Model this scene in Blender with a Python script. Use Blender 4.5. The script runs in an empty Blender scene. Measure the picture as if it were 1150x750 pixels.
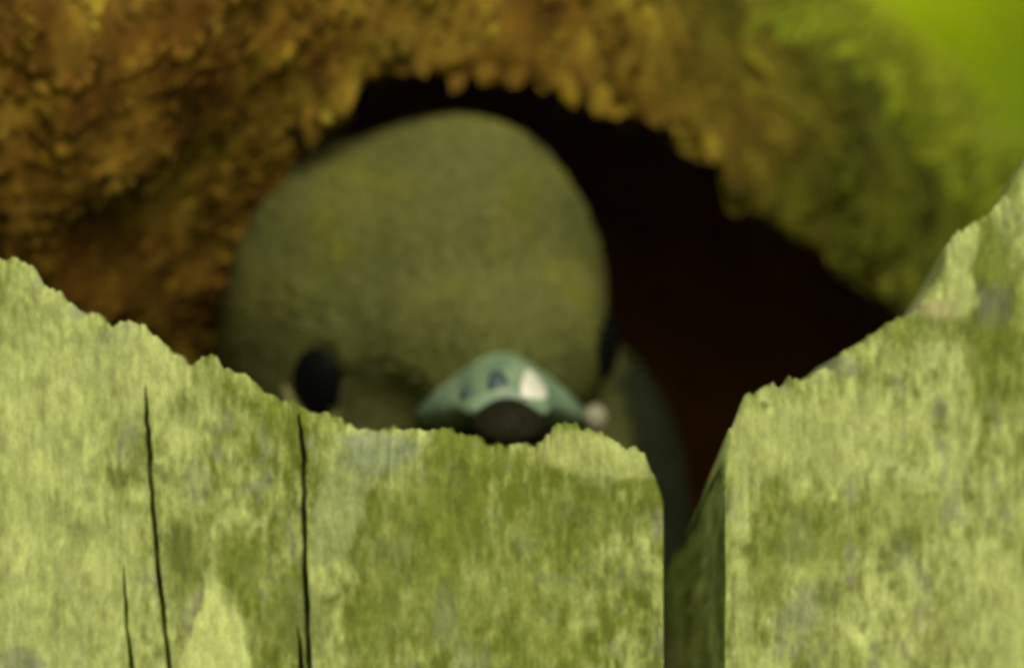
import bpy, bmesh, math, random
import numpy as np
from mathutils import Vector, Matrix

random.seed(7)
RNG = np.random.default_rng(11)
scene = bpy.context.scene
COL = scene.collection

# ------------------------------------------------------------------ scale of the place
K = 0.085 / 1150.0          # metres per unit of the survey sheet (the whole view is about 8.5 cm wide)
D = 3.0                     # camera distance to the front of the boards
H = 1.30                    # height of the hole above the ground


def W(px, py, d=0.0):
    """survey units -> metres, d = metres behind the front of the boards"""
    s = K * (D + d) / D
    return Vector(((px - 575.0) * s, d, H + (375.0 - py) * s))


# ------------------------------------------------------------------ camera
cam_data = bpy.data.cameras.new("camera")
cam = bpy.data.objects.new("camera", cam_data)
COL.objects.link(cam)
cam.location = (0, -D, H)
cam.rotation_euler = (math.radians(90), 0, 0)
cam_data.sensor_width = 36.0
cam_data.lens = 36.0 * D / 0.085
cam_data.clip_start = 0.05
cam_data.clip_end = 600.0
cam_data.dof.use_dof = True
cam_data.dof.focus_distance = D - 0.013
cam_data.dof.aperture_fstop = cam_data.lens / 68.0
scene.camera = cam

# ------------------------------------------------------------------ world, sun, exposure
SUN_EL, SUN_AZ = math.radians(43), math.radians(13)      # azimuth from the camera's back towards the right
w = bpy.data.worlds.new("World")
scene.world = w
w.use_nodes = True
nt = w.node_tree
bg = nt.nodes["Background"]
sky = nt.nodes.new("ShaderNodeTexSky")
sky.sky_type = 'NISHITA'
sky.sun_disc = False
sky.sun_elevation = SUN_EL
sky.sun_rotation = math.pi - SUN_AZ
sky.air_density = 1.0
sky.dust_density = 8.0
sky.ozone_density = 1.0
nt.links.new(sky.outputs[0], bg.inputs[0])
bg.inputs[1].default_value = 0.07

sl = bpy.data.lights.new("sun", 'SUN')
sl.energy = 1.35
sl.angle = math.radians(22)
sl.color = (1.0, 0.95, 0.84)
sun = bpy.data.objects.new("sun", sl)
COL.objects.link(sun)
sdir = Vector((math.sin(SUN_AZ) * math.cos(SUN_EL), -math.cos(SUN_AZ) * math.cos(SUN_EL), math.sin(SUN_EL)))
sun.rotation_euler = sdir.to_track_quat('Z', 'Y').to_euler()
sun.location = (1, -2, 3)

scene.view_settings.view_transform = 'Standard'
scene.view_settings.look = 'None'
scene.view_settings.exposure = 0.2
scene.view_settings.gamma = 1.0
scene.cycles.use_denoising = True
scene.cycles.max_bounces = 8
scene.cycles.filter_width = 1.8

# ------------------------------------------------------------------ noise
_T2 = np.random.default_rng(3).random((256, 256)).astype(np.float32)
_T3 = np.random.default_rng(4).random((64, 64, 64)).astype(np.float32)


def vn2(x, y, seed=0):
    x = np.asarray(x, dtype=np.float64) + seed * 17.31
    y = np.asarray(y, dtype=np.float64) + seed * 9.77
    xi, yi = np.floor(x).astype(int), np.floor(y).astype(int)
    fx, fy = x - xi, y - yi
    fx, fy = fx * fx * (3 - 2 * fx), fy * fy * (3 - 2 * fy)
    g = lambda a, b: _T2[(xi + a) & 255, (yi + b) & 255]
    return (g(0, 0) * (1 - fx) + g(1, 0) * fx) * (1 - fy) + (g(0, 1) * (1 - fx) + g(1, 1) * fx) * fy


def fbm2(x, y, seed=0, octv=4, gain=0.5):
    a, s, t = 1.0, 0.0, 0.0
    for o in range(octv):
        s = s + a * (vn2(x * 2 ** o, y * 2 ** o, seed + o * 5) - 0.5)
        t += a
        a *= gain
    return s / t * 2.0


def vn3(x, y, z, seed=0):
    x = np.asarray(x) + seed * 7.13
    y = np.asarray(y) + seed * 3.71
    z = np.asarray(z) + seed * 5.37
    xi, yi, zi = np.floor(x).astype(int), np.floor(y).astype(int), np.floor(z).astype(int)
    fx, fy, fz = x - xi, y - yi, z - zi
    fx, fy, fz = (f * f * (3 - 2 * f) for f in (fx, fy, fz))
    g = lambda a, b, c: _T3[(xi + a) & 63, (yi + b) & 63, (zi + c) & 63]
    c00 = g(0, 0, 0) * (1 - fx) + g(1, 0, 0) * fx
    c10 = g(0, 1, 0) * (1 - fx) + g(1, 1, 0) * fx
    c01 = g(0, 0, 1) * (1 - fx) + g(1, 0, 1) * fx
    c11 = g(0, 1, 1) * (1 - fx) + g(1, 1, 1) * fx
    return (c00 * (1 - fy) + c10 * fy) * (1 - fz) + (c01 * (1 - fy) + c11 * fy) * fz


def sstep(a, b, x):
    t = np.clip((x - a) / (b - a), 0, 1)
    return t * t * (3 - 2 * t)


# ------------------------------------------------------------------ objects
def link(o, parent=None):
    COL.objects.link(o)
    if parent is not None:
        o.parent = parent
        o.matrix_parent_inverse = parent.matrix_world.inverted()
    return o


def thing(name, label, cat, loc, group=None):
    o = bpy.data.objects.new(name, None)
    o.empty_display_size = 0.01
    o.location = loc
    COL.objects.link(o)
    o['label'] = label
    o['category'] = cat
    if group:
        o['group'] = group
    bpy.context.view_layer.update()
    return o


def mesh_from(name, verts, faces, mat=None, smooth=True, colors=None):
    me = bpy.data.meshes.new(name)
    verts = np.asarray(verts, dtype=np.float32)
    if isinstance(faces, np.ndarray):
        n = faces.shape[1]
        me.vertices.add(len(verts))
        me.vertices.foreach_set("co", verts.ravel())
        me.loops.add(faces.size)
        me.loops.foreach_set("vertex_index", faces.ravel().astype(np.int32))
        me.polygons.add(len(faces))
        me.polygons.foreach_set("loop_start", np.arange(0, faces.size, n, dtype=np.int32))
        me.update(calc_edges=True)
    else:
        me.from_pydata(verts.tolist(), [], [list(f) for f in faces])
    me.validate()
    if smooth:
        me.polygons.foreach_set("use_smooth", np.ones(len(me.polygons), dtype=bool))
    if colors is not None:
        c = np.ones((len(verts), 4), dtype=np.float32)
        c[:, :3] = colors
        at = me.color_attributes.new("tone", 'FLOAT_COLOR', 'POINT')
        at.data.foreach_set("color", c.ravel())
    if mat:
        me.materials.append(mat)
    return me


def fix_normals(me):
    bm = bmesh.new()
    bm.from_mesh(me)
    bmesh.ops.recalc_face_normals(bm, faces=bm.faces)
    bm.to_mesh(me)
    bm.free()


def put(name, me, parent=None):
    return link(bpy.data.objects.new(name, me), parent)


# ------------------------------------------------------------------ materials
def new_mat(name):
    m = bpy.data.materials.new(name)
    m.use_nodes = True
    t = m.node_tree
    return m, t, t.nodes["Principled BSDF"]


def N(t, kind, **kw):
    n = t.nodes.new(kind)
    for k, v in kw.items():
        setattr(n, k, v)
    return n


def mix(t, fac, a, b, mode='MIX'):
    n = N(t, 'ShaderNodeMix', data_type='RGBA', blend_type=mode)
    for s, v in ((0, fac), (6, a), (7, b)):
        if isinstance(v, (int, float)):
            n.inputs[s].default_value = v
        elif isinstance(v, tuple):
            n.inputs[s].default_value = (*v, 1.0)
        else:
            t.links.new(v, n.inputs[s])
    return n.outputs[2]


def noise(t, scale, detail=4, rough=0.55, vec=None, stretch=None, space='Object'):
    tc = N(t, 'ShaderNodeTexCoord')
    src = tc.outputs[space] if vec is None else vec
    if stretch:
        mp = N(t, 'ShaderNodeMapping')
        mp.inputs['Scale'].default_value = stretch
        t.links.new(src, mp.inputs[0])
        src = mp.outputs[0]
    n = N(t, 'ShaderNodeTexNoise')
    n.inputs['Scale'].default_value = scale
    n.inputs['Detail'].default_value = detail
    n.inputs['Roughness'].default_value = rough
    t.links.new(src, n.inputs['Vector'])
    return n.outputs['Fac']


def ramp(t, fac, stops):
    r = N(t, 'ShaderNodeValToRGB')
    e = r.color_ramp.elements
    while len(e) < len(stops):
        e.new(0.5)
    for el, (p, c) in zip(e, stops):
        el.position = p
        el.color = (*c, 1) if isinstance(c, tuple) else (c, c, c, 1)
    t.links.new(fac, r.inputs[0])
    return r.outputs[0]


def bump(t, b, h, strength, dist):
    n = N(t, 'ShaderNodeBump')
    n.inputs['Strength'].default_value = strength
    n.inputs['Distance'].default_value = dist
    t.links.new(h, n.inputs['Height'])
    t.links.new(n.outputs[0], b.inputs['Normal'])


# weathered, algae-stained board: tone attribute (stains with their own shape) x fine grain
M_board, t, b = new_mat("weathered_wood")
at = N(t, 'ShaderNodeVertexColor', layer_name="tone")
g1 = noise(t, 1.0, 5, 0.65, stretch=(2200, 2200, 700))
g2 = noise(t, 1.0, 3, 0.6, stretch=(5200, 5200, 2600))
c = mix(t, 1.0, at.outputs[0], ramp(t, g1, [(0.28, 0.90), (0.72, 1.08)]), 'MULTIPLY')
c = mix(t, 1.0, c, ramp(t, g2, [(0.3, 0.86), (0.7, 1.12)]), 'MULTIPLY')
t.links.new(c, b.inputs['Base Color'])
b.inputs['Roughness'].default_value = 0.9
b.inputs['Specular IOR Level'].default_value = 0.2
bump(t, b, g1, 0.12, 0.0003)

# crumbling rotten heartwood; green algae film grows over it towards the damp right-hand side
def rotten(name, per_object):
    m, t, b = new_mat(name)
    if per_object:
        rnd = N(t, 'ShaderNodeObjectInfo').outputs['Random']
    else:
        rnd = N(t, 'ShaderNodeVertexColor', layer_name="tone").outputs[0]
    sq = N(t, 'ShaderNodeMapRange')
    sq.inputs['To Min'].default_value = 0.12
    sq.inputs['To Max'].default_value = 0.84
    t.links.new(rnd, sq.inputs[0])
    rnd = sq.outputs[0]
    base = ramp(t, rnd, [(0.0, (0.075, 0.035, 0.003)), (0.3, (0.142, 0.074, 0.006)), (0.6, (0.182, 0.104, 0.009)),
                         (0.85, (0.235, 0.155, 0.010)), (1.0, (0.27, 0.21, 0.02))])
    geo = N(t, 'ShaderNodeNewGeometry')
    n1 = noise(t, 700, 4, 0.6, vec=geo.outputs['Position'], stretch=(1, 1, 0.5))
    n3 = noise(t, 95, 3, 0.6, vec=geo.outputs['Position'])
    c = mix(t, 1.0, base, ramp(t, n1, [(0.3, 0.68), (0.7, 1.28)]), 'MULTIPLY')
    c = mix(t, 1.0, c, ramp(t, n3, [(0.32, (0.66, 0.54, 0.5)), (0.5, (1.0, 1.0, 1.0)), (0.68, (1.35, 1.6, 1.9))]), 'MULTIPLY')
    sx = N(t, 'ShaderNodeSeparateXYZ')
    t.links.new(geo.outputs['Position'], sx.inputs[0])
    n4 = noise(t, 300, 3, 0.6, vec=geo.outputs['Position'], stretch=(1, 1, 0.6))
    c = mix(t, 1.0, c, ramp(t, n4, [(0.34, (0.60, 0.52, 0.5)), (0.5, (0.98, 0.98, 1.0)), (0.66, (1.35, 1.42, 1.6))]), 'MULTIPLY')
    # algae amount: grows with x, broken up by noise
    ma = N(t, 'ShaderNodeMapRange')
    ma.inputs['From Min'].default_value = 0.002
    ma.inputs['From Max'].default_value = 0.036
    t.links.new(sx.outputs[0], ma.inputs[0])
    n2 = noise(t, 160, 3, 0.6, vec=geo.outputs['Position'])
    ad = N(t, 'ShaderNodeMath', operation='ADD')
    t.links.new(ma.outputs[0], ad.inputs[0])
    t.links.new(n2, ad.inputs[1])
    mr = N(t, 'ShaderNodeMapRange')
    mr.inputs['From Min'].default_value = 0.55
    mr.inputs['From Max'].default_value = 1.35
    t.links.new(ad.outputs[0], mr.inputs[0])
    alg = ramp(t, rnd, [(0.0, (0.035, 0.040, 0.003)), (0.5, (0.085, 0.100, 0.005)), (1.0, (0.16, 0.18, 0.010))])
    c = mix(t, mr.outputs[0], c, alg)
    t.links.new(c, b.inputs['Base Color'])
    b.inputs['Roughness'].default_value = 0.95
    b.inputs['Specular IOR Level'].default_value = 0.15
    bump(t, b, n1, 0.5, 0.0006)
    return m


M_chip = rotten("rotten_wood_chip", True)
M_crumb = rotten("rotten_wood_crumb", False)
M_rot = rotten("rotten_wood", False)

M_cav, t, b = new_mat("damp_cavity_wood")
n1 = noise(t, 300, 5, 0.6)
t.links.new(ramp(t, n1, [(0.3, (0.15, 0.070, 0.006)), (0.7, (0.27, 0.125, 0.010))]), b.inputs['Base Color'])
b.inputs['Roughness'].default_value = 0.95
b.inputs['Specular IOR Level'].default_value = 0.1

M_moss, t, b = new_mat("moss")
at = N(t, 'ShaderNodeVertexColor', layer_name="tone")
t.links.new(at.outputs[0], b.inputs['Base Color'])
b.inputs['Roughness'].default_value = 0.9

M_feather, t, b = new_mat("olive_plumage")
at = N(t, 'ShaderNodeVertexColor', layer_name="tone")
n1 = noise(t, 1500, 3, 0.6)
c = mix(t, 1.0, at.outputs[0], ramp(t, n1, [(0.3, 0.8), (0.7, 1.15)]), 'MULTIPLY')
t.links.new(c, b.inputs['Base Color'])
b.inputs['Roughness'].default_value = 0.85
b.inputs['Specular IOR Level'].default_value = 0.02

M_eye, t, b = new_mat("black_eye")
b.inputs['Base Color'].default_value = (0.004, 0.005, 0.004, 1)
b.inputs['Roughness'].default_value = 0.25
b.inputs['Specular IOR Level'].default_value = 0.05

M_ring, t, b = new_mat("eye_skin")
n1 = noise(t, 2500, 2, 0.5)
t.links.new(ramp(t, n1, [(0.3, (0.22, 0.22, 0.07)), (0.7, (0.32, 0.31, 0.11))]), b.inputs['Base Color'])
b.inputs['Roughness'].default_value = 0.7

M_bill, t, b = new_mat("blue_green_bill")
n1 = noise(t, 420, 4, 0.65)
t.links.new(ramp(t, n1, [(0.3, (0.085, 0.16, 0.095)), (0.5, (0.18, 0.28, 0.155)), (0.72, (0.30, 0.40, 0.21))]), b.inputs['Base Color'])
b.inputs['Roughness'].default_value = 0.42
b.inputs['Specular IOR Level'].default_value = 0.45
bump(t, b, n1, 0.5, 0.0006)

M_nos, t, b = new_mat("slate_nostril_skin")
n1 = noise(t, 1200, 3, 0.6)
t.links.new(ramp(t, n1, [(0.3, (0.028, 0.055, 0.05)), (0.7, (0.055, 0.09, 0.075))]), b.inputs['Base Color'])
b.inputs['Roughness'].default_value = 0.5

M_tip, t, b = new_mat("dark_horn")
n1 = noise(t, 1500, 3, 0.6)
t.links.new(ramp(t, n1, [(0.3, (0.008, 0.009, 0.004)), (0.7, (0.020, 0.020, 0.007))]), b.inputs['Base Color'])
b.inputs['Roughness'].default_value = 0.7
b.inputs['Specular IOR Level'].default_value = 0.08

M_glint, t, b = new_mat("white_painted_glint")  # white that paints a highlight onto the bill
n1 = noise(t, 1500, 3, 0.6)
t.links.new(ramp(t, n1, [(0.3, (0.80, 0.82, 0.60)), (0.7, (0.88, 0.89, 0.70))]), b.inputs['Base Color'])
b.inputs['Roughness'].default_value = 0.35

M_gape, t, b = new_mat("pale_gape_skin")
n1 = noise(t, 1500, 3, 0.6)
t.links.new(ramp(t, n1, [(0.3, (0.20, 0.205, 0.12)), (0.7, (0.28, 0.28, 0.165))]), b.inputs['Base Color'])
b.inputs['Roughness'].default_value = 0.55

M_leaf, t, b = new_mat("young_leaf")
at = N(t, 'ShaderNodeVertexColor', layer_name="tone")
t.links.new(at.outputs[0], b.inputs['Base Color'])
b.inputs['Roughness'].default_value = 0.5
b.inputs['Specular IOR Level'].default_value = 0.15
tr = N(t, 'ShaderNodeBsdfTranslucent')
t.links.new(mix(t, 1.0, at.outputs[0], (0.8, 0.8, 0.5), 'MULTIPLY'), tr.inputs[0])
ms = N(t, 'ShaderNodeAddShader')
t.links.new(b.outputs[0], ms.inputs[0])
t.links.new(tr.outputs[0], ms.inputs[1])
t.links.new(ms.outputs[0], t.nodes['Material Output'].inputs[0])

M_bark, t, b = new_mat("stem_bark")
n1 = noise(t, 40, 4, 0.6)
t.links.new(ramp(t, n1, [(0.3, (0.05, 0.035, 0.015)), (0.7, (0.12, 0.09, 0.04))]), b.inputs['Base Color'])

M_lawn, t, b = new_mat("lawn_ground")
n1 = noise(t, 3, 6, 0.6)
t.links.new(ramp(t, n1, [(0.3, (0.05, 0.085, 0.014)), (0.7, (0.11, 0.15, 0.03))]), b.inputs['Base Color'])
b.inputs['Roughness'].default_value = 0.95

# ------------------------------------------------------------------ ground
gv = []
n = 40
xs = np.sinh(np.linspace(-5.5, 5.5, n)) / math.sinh(5.5) * 300
gx, gy = np.meshgrid(xs, xs, indexing='ij')
gz = np.where(np.hypot(gx, gy) > 3, 0.05 * fbm2(gx * 0.05, gy * 0.05, 2), 0.0)
idx = np.arange(n * n).reshape(n, n)
gf = np.stack([idx[:-1, :-1], idx[1:, :-1], idx[1:, 1:], idx[:-1, 1:]], -1).reshape(-1, 4)
ground = put("ground", mesh_from("ground", np.stack([gx, gy, gz], -1).reshape(-1, 3), gf, M_lawn))
ground['kind'] = 'structure'


# ------------------------------------------------------------------ weathered boards
def interp(pts, x):
    p = np.asarray(pts, dtype=float)
    return np.interp(x, p[:, 0], p[:, 1])


def blob(px, py, cx, cy, rx, ry, soft=0.32, wob=0.42, seed=0):
    d = np.hypot((px - cx) / rx, (py - cy) / ry)
    d = d + wob * fbm2(px / (rx * 0.7), py / (ry * 0.7), seed + 30, 3)
    return 1 - sstep(1 - soft, 1 + soft, d)


PALE = np.array((0.450, 0.525, 0.165))
MID = np.array((0.293, 0.36, 0.092))
GREEN = np.array((0.163, 0.210, 0.025))
GREY = np.array((0.215, 0.245, 0.135))
DARK = np.array((0.082, 0.108, 0.020))


def lerp(a, b, f):
    return a + (b - a) * f[..., None]


def poly_sdf(px, py, poly):
    poly = np.asarray(poly, dtype=float)
    d = np.full(px.shape, 1e12)
    ins = np.zeros(px.shape, bool)
    for i in range(len(poly)):
        a, b_ = poly[i - 1], poly[i]
        e = b_ - a
        wx, wy = px - a[0], py - a[1]
        tq = np.clip((wx * e[0] + wy * e[1]) / max(1e-9, e @ e), 0, 1)
        d = np.minimum(d, (wx - e[0] * tq) ** 2 + (wy - e[1] * tq) ** 2)
        c1 = (a[1] > py) != (b_[1] > py)
        xi = a[0] + (py - a[1]) / (e[1] if abs(e[1]) > 1e-9 else 1e-9) * e[0]
        ins ^= c1 & (px < xi)
    d = np.sqrt(d)
    return np.where(ins, -d, d)


def blot_(px, py, seed):
    return fbm2(px / 25, py / 60, seed + 180, 2)


def board_tone(px, py, seed, marks, green_bias):
    """colour of the stained wood: pale wood, algae green, grey lichen, each with its own outline"""
    big = fbm2(px / 130, py / 210, seed, 4, 0.55)
    streak = fbm2(px / 9, py / 85, seed + 40, 4, 0.6)
    streak2 = fbm2(px / 20, py / 50, seed + 60, 4, 0.65)
    speck = fbm2(px / 9, py / 14, seed + 80, 3, 0.6)
    fine = fbm2(px / 6.5 + 0.4 * blot_(px, py, seed), py / 19, seed + 170, 3, 0.6)
    col = np.broadcast_to(MID, px.shape + (3,)).copy()
    wx = px + 10 * fbm2(px / 30, py / 30, seed + 140, 3)
    blot = fbm2(wx / 17, py / 26, seed + 150, 4, 0.62)
    f = np.clip(0.5 + 0.8 * big + 0.4 * streak2 + 0.15 * streak + 0.62 * blot + 0.42 * fine - green_bias(px, py), 0, 1)
    col = lerp(np.broadcast_to(GREEN, col.shape), np.broadcast_to(PALE, col.shape), f)
    gre = sstep(0.18, 0.55, fbm2(px / 26, py / 38, seed + 100, 4, 0.6) + 0.35 * speck)
    col = lerp(col, np.broadcast_to(GREY, col.shape), gre * 0.6)
    dk = sstep(0.30, 0.60, fbm2(px / 16, py / 30, seed + 120, 4, 0.6) + 0.25 * speck)
    col = lerp(col, np.broadcast_to(DARK, col.shape), dk * 0.55)
    for (tone, amt, outline) in [m_ for m_ in marks if len(m_) == 3]:      # bare patches with a sharp outline
        dd = poly_sdf(px + 7 * fbm2(px / 12, py / 16, seed + 201, 3), py + 8 * fbm2(px / 12, py / 16, seed + 202, 3), outline)
        col = lerp(col, np.broadcast_to(tone, col.shape), (1 - sstep(-4, 4, dd)) * amt)
    for (tone, amt, cx, cy, rx, ry) in [m_ for m_ in marks if len(m_) == 6]:
        bl = blob(px, py, cx, cy, rx, ry, seed=seed + int(cx))
        col = lerp(col, np.broadcast_to(tone, col.shape), bl * amt * (0.75 + 0.25 * np.clip(1 + streak, 0, 1)))
    return col * (1 + 0.09 * streak + 0.14 * speck + 0.10 * blot + 0.22 * fine)[..., None]


def make_board(name, front, back, cols, thick, seed, marks, green_bias, cracks, depth0, rot, mat, side_marks=()):
    """a plank: front grid, ragged top, back grid and two weathered edges; columns run with the grain"""
    cols = np.asarray(cols, dtype=float)
    nc = len(cols)
    base_py = 375 + H / K
    fine_bot = 775.0
    nr = 190
    tt = np.linspace(0, 1, nr) ** 1.25            # 0 at the top edge
    nt_ = 9                                       # steps over the broken top
    nb = 46
    top_f = interp(front, cols) + 9 * fbm2(cols / 13, cols * 0 + 3.3, seed + 1, 4, 0.62) + 3.4 * fbm2(cols / 4.0, cols * 0 + 1.1, seed + 2, 2)
    top_b = interp(back, cols) + 7 * fbm2(cols / 13, cols * 0 + 7.3, seed + 5, 4, 0.62)
    low = np.concatenate([np.arange(788, 1400, 13), np.arange(1410, 2600, 40), [3200, 4500, 7000, 11000, base_py]])
    PX, PY, DP, TONE = [], [], [], []

    def crackd(px, py):
        d = np.zeros_like(px)
        for path, wd, dp in cracks:
            p = np.asarray(path, dtype=float)
            cx = np.interp(py, p[:, 1], p[:, 0], left=1e6, right=p[-1, 0]) + 1.6 * fbm2(py / 14, py * 0, seed + 9, 3)
            fade = sstep(p[0, 1] - 4, p[0, 1] + 60, py) * (py < p[-1, 1]) * (1 - sstep(900, 1500, py))
            wd = wd * (1 + 0.45 * fbm2(py / 40, py * 0 + 2, seed + 61, 3))
            d = np.maximum(d, dp * fade * (1 + 0.5 * fbm2(py / 25, py * 0 + 5, seed + 63, 3)) * np.exp(-np.abs((px - cx) / (wd * (0.55 + 0.45 * fade))) ** 2.5))
        return d

    def relief(px, py):
        r = 0.00015 * fbm2(px / 8, py / 70, seed + 11, 4, 0.6) + 0.00026 * fbm2(px / 22, py / 40, seed + 13, 4, 0.55)
        r = r + 0.0007 * fbm2(px / 150, py / 260, seed + 15, 2)
        # edge of the plank worn round near the break
        return r

    rows = []
    # front, bottom -> top
    for py_s in low[::-1]:
        rows.append((cols, np.full(nc, py_s), relief(cols, np.full(nc, py_s)) + crackd(cols, np.full(nc, py_s))))
    for q in tt[::-1]:
        py = top_f + (fine_bot - top_f) * q
        wear = 0.0012 * np.exp(-(py - top_f) / 9.0)
        rows.append((cols, py, relief(cols, py) + crackd(cols, py) + wear))
    # over the top
    for j in range(1, nt_):
        q = j / nt_
        py = top_f + (top_b - top_f) * q + 9 * fbm2(cols / 11, np.full(nc, q * 4), seed + 21, 3) * math.sin(q * math.pi) - 4 * math.sin(q * math.pi)
        rows.append((cols, py, 0.0012 + (thick - 0.0024) * q + 0 * cols))
    # back, top -> bottom
    for q in np.linspace(0, 1, nb):
        py = top_b + (fine_bot - top_b) * q
        rows.append((cols, py, np.full(nc, thick) - 0.0008 * math.exp(-q * 12)))
    for py_s in low:
        rows.append((cols, np.full(nc, py_s), np.full(nc, thick)))
    PX = np.stack([r[0] for r in rows])
    PY = np.stack([r[1] for r in rows])
    DP = np.stack([r[2] for r in rows])
    nrow = len(rows)
    TONE = board_tone(PX, PY, seed, marks, green_bias)
    idx = np.arange(nrow * nc).reshape(nrow, nc)
    quads = [np.stack([idx[:-1, :-1], idx[:-1, 1:], idx[1:, 1:], idx[1:, :-1]], -1).reshape(-1, 4)]
    vx = [PX.ravel()]
    vy = [PY.ravel()]
    vd = [DP.ravel()]
    vt = [TONE.reshape(-1, 3)]
    # edges of the plank: a grid across the thickness for the first and last column
    nfront = len(low) + nr
    nback = len(low) + nb
    base = nrow * nc
    for ci, sgn in ((0, -1), (nc - 1, 1)):
        S = 14
        fpy = PY[:nfront, ci]
        fd = DP[:nfront, ci]
        bpy_ = PY[nrow - nback:, ci][::-1]           # bottom -> top
        # follow the front rows; resample the back edge to the same count
        par = np.linspace(0, 1, nfront)
        bz = np.interp(np.linspace(0, 1, nfront), np.linspace(0, 1, nback), bpy_)
        bz = np.maximum(fpy, bz) if bpy_[-1] > fpy[-1] else np.minimum(fpy + 0 * bz, np.where(fpy > fine_bot, fpy, fine_bot + (bpy_[-1] - fine_bot) * ((fine_bot - fpy) / (fine_bot - fpy[-1]))))
        bz = np.where(fpy > fine_bot, fpy, fine_bot + (bpy_[-1] - fine_bot) * ((fine_bot - fpy) / max(1e-6, fine_bot - fpy[-1])))
        ss = np.linspace(0, 1, S)
        gpy = fpy[:, None] + (bz - fpy)[:, None] * ss[None]
        gd = fd[:, None] + (thick - fd)[:, None] * ss[None]
        wav = (5.0 * fbm2(gd / K / 30, gpy / 90, seed + 31, 3, 0.5) - 3.0) * np.sin(ss * math.pi)[None]
        gpx = cols[ci] + sgn * wav
        tone = board_tone(gd / K * 0.8 + 400, gpy, seed + 7, side_marks, green_bias=lambda a, b_: 0.28 + 0 * a)
        ii = base + np.arange(nfront * S).reshape(nfront, S)
        f = np.stack([ii[:-1, :-1], ii[1:, :-1], ii[1:, 1:], ii[:-1, 1:]], -1).reshape(-1, 4)
        quads.append(f if sgn < 0 else f[:, ::-1])
        vx.append(gpx.ravel())
        vy.append(gpy.ravel())
        vd.append(gd.ravel())
        vt.append(tone.reshape(-1, 3))
        base += nfront * S
        # close the top end of this edge
    vx, vy, vd, vt = (np.concatenate(a) for a in (vx, vy, vd, vt))
    # place it in the world, turned about the vertical through its near edge
    co = np.zeros((len(vx), 3))
    x0 = (rot[1] - 575) * K
    a = rot[0]
    lx = ((vx - 575) * K - x0) / math.cos(a)
    co[:, 0] = x0 + lx * math.cos(a) - vd * math.sin(a)
    co[:, 1] = depth0 + lx * math.sin(a) + vd * math.cos(a)
    co[:, 2] = H + (375 - vy) * K
    me = mesh_from(name, co, np.concatenate(quads), mat, True, np.clip(vt, 0.004, 0.8))
    bm = bmesh.new()
    bm.from_mesh(me)
    bmesh.ops.remove_doubles(bm, verts=bm.verts, dist=2e-6)
    bmesh.ops.recalc_face_normals(bm, faces=bm.faces)
    for e in bm.edges:
        if len(e.link_faces) == 2 and e.calc_face_angle(0) > 1.0:
            e.smooth = False
    bm.to_mesh(me)
    bm.free()
    return me


# ---- left board
L_front = [(-760, -420), (-420, -380), (-330, -120), (-200, 120), (-100, 236), (-30, 282), (0, 287), (18, 290), (38, 298), (50, 322), (64, 328), (90, 347),
           (118, 356), (124, 366), (130, 361), (140, 358), (152, 364), (172, 372), (188, 386), (200, 398), (212, 411), (222, 403),
           (240, 400), (252, 411), (262, 414), (280, 424), (298, 440), (312, 448), (336, 456), (360, 460), (392, 472), (402, 482),
           (430, 480), (470, 482), (505, 481), (522, 486), (536, 494), (548, 501), (575, 503), (600, 501), (612, 490), (624, 478), (645, 474),
           (660, 482), (672, 488), (690, 494), (702, 502), (712, 505), (724, 508), (732, 528), (741, 548), (744, 562), (745, 566)]
L_back = [(-760, -400), (-420, -360), (-200, 160), (0, 310), (130, 385), (300, 462), (400, 500), (500, 508), (560, 512), (650, 505), (745, 585)]
cols_l = np.concatenate([np.linspace(-760, -45, 60, endpoint=False), np.linspace(-45, 745, 560)])
marks_l = [(PALE * 1.2, 0.95, [(236, 640), (256, 662), (272, 700), (286, 780), (194, 780), (206, 735), (222, 690)]),
           (np.array((0.34, 0.415, 0.145)), 0.8, [(378, 500), (404, 505), (416, 530), (410, 575), (384, 632), (352, 640), (350, 590), (362, 540)]),
           (PALE, 0.7, [(346, 640), (372, 632), (376, 665), (352, 676)]),
           (GREEN * 0.9, 0.75, 205, 622, 26, 42), (DARK, 0.5, 205, 620, 15, 32), (GREEN, 0.7, 268, 632, 28, 40), (GREEN * 0.9, 0.6, 320, 690, 30, 60),
           (np.array((0.26, 0.32, 0.17)), 0.75, 430, 508, 46, 22), (GREEN, 0.65, 512, 548, 34, 60), (DARK, 0.6, 515, 548, 12, 26),
           (GREEN, 0.6, 470, 600, 60, 70), (GREEN, 0.6, 655, 572, 45, 40), (DARK, 0.45, 655, 580, 14, 14), (GREEN * 1.1, 0.5, 560, 660, 110, 90),
           (PALE, 0.75, 690, 520, 50, 26), (PALE * np.array((1.05, 1.0, 1.0)), 0.6, 640, 500, 40, 22), (GREY, 0.3, 500, 690, 14, 40),
           (PALE, 0.6, 70, 640, 80, 120), (PALE, 0.65, 40, 430, 70, 110), (PALE, 0.6, 150, 420, 60, 50), (GREY, 0.6, 88, 350, 12, 10),
           (GREY, 0.5, 290, 545, 10, 8), (GREY, 0.4, 222, 540, 14, 24), (DARK, 0.35, 205, 460, 14, 22), (GREEN, 0.5, 318, 480, 24, 24),
           (GREY, 0.7, 20, 745, 26, 24), (DARK, 0.4, 340, 700, 30, 40), (GREEN, 0.55, 420, 690, 30, 60), (DARK, 0.4, 720, 655, 10, 24)]
cracks_l = [([(161, 425), (164, 450), (168, 520), (172, 580), (180, 660), (190, 750), (205, 900)], 1.7, 0.0026),
            ([(335, 452), (337, 480), (341, 520), (341, 580), (343, 650), (347, 750), (350, 900)], 1.75, 0.0026),
            ([(139, 630), (140, 660), (142, 700), (148, 750), (152, 900)], 1.35, 0.0016),
            ([(334, 700), (337, 730), (340, 800)], 1.6, 0.003)]


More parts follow.
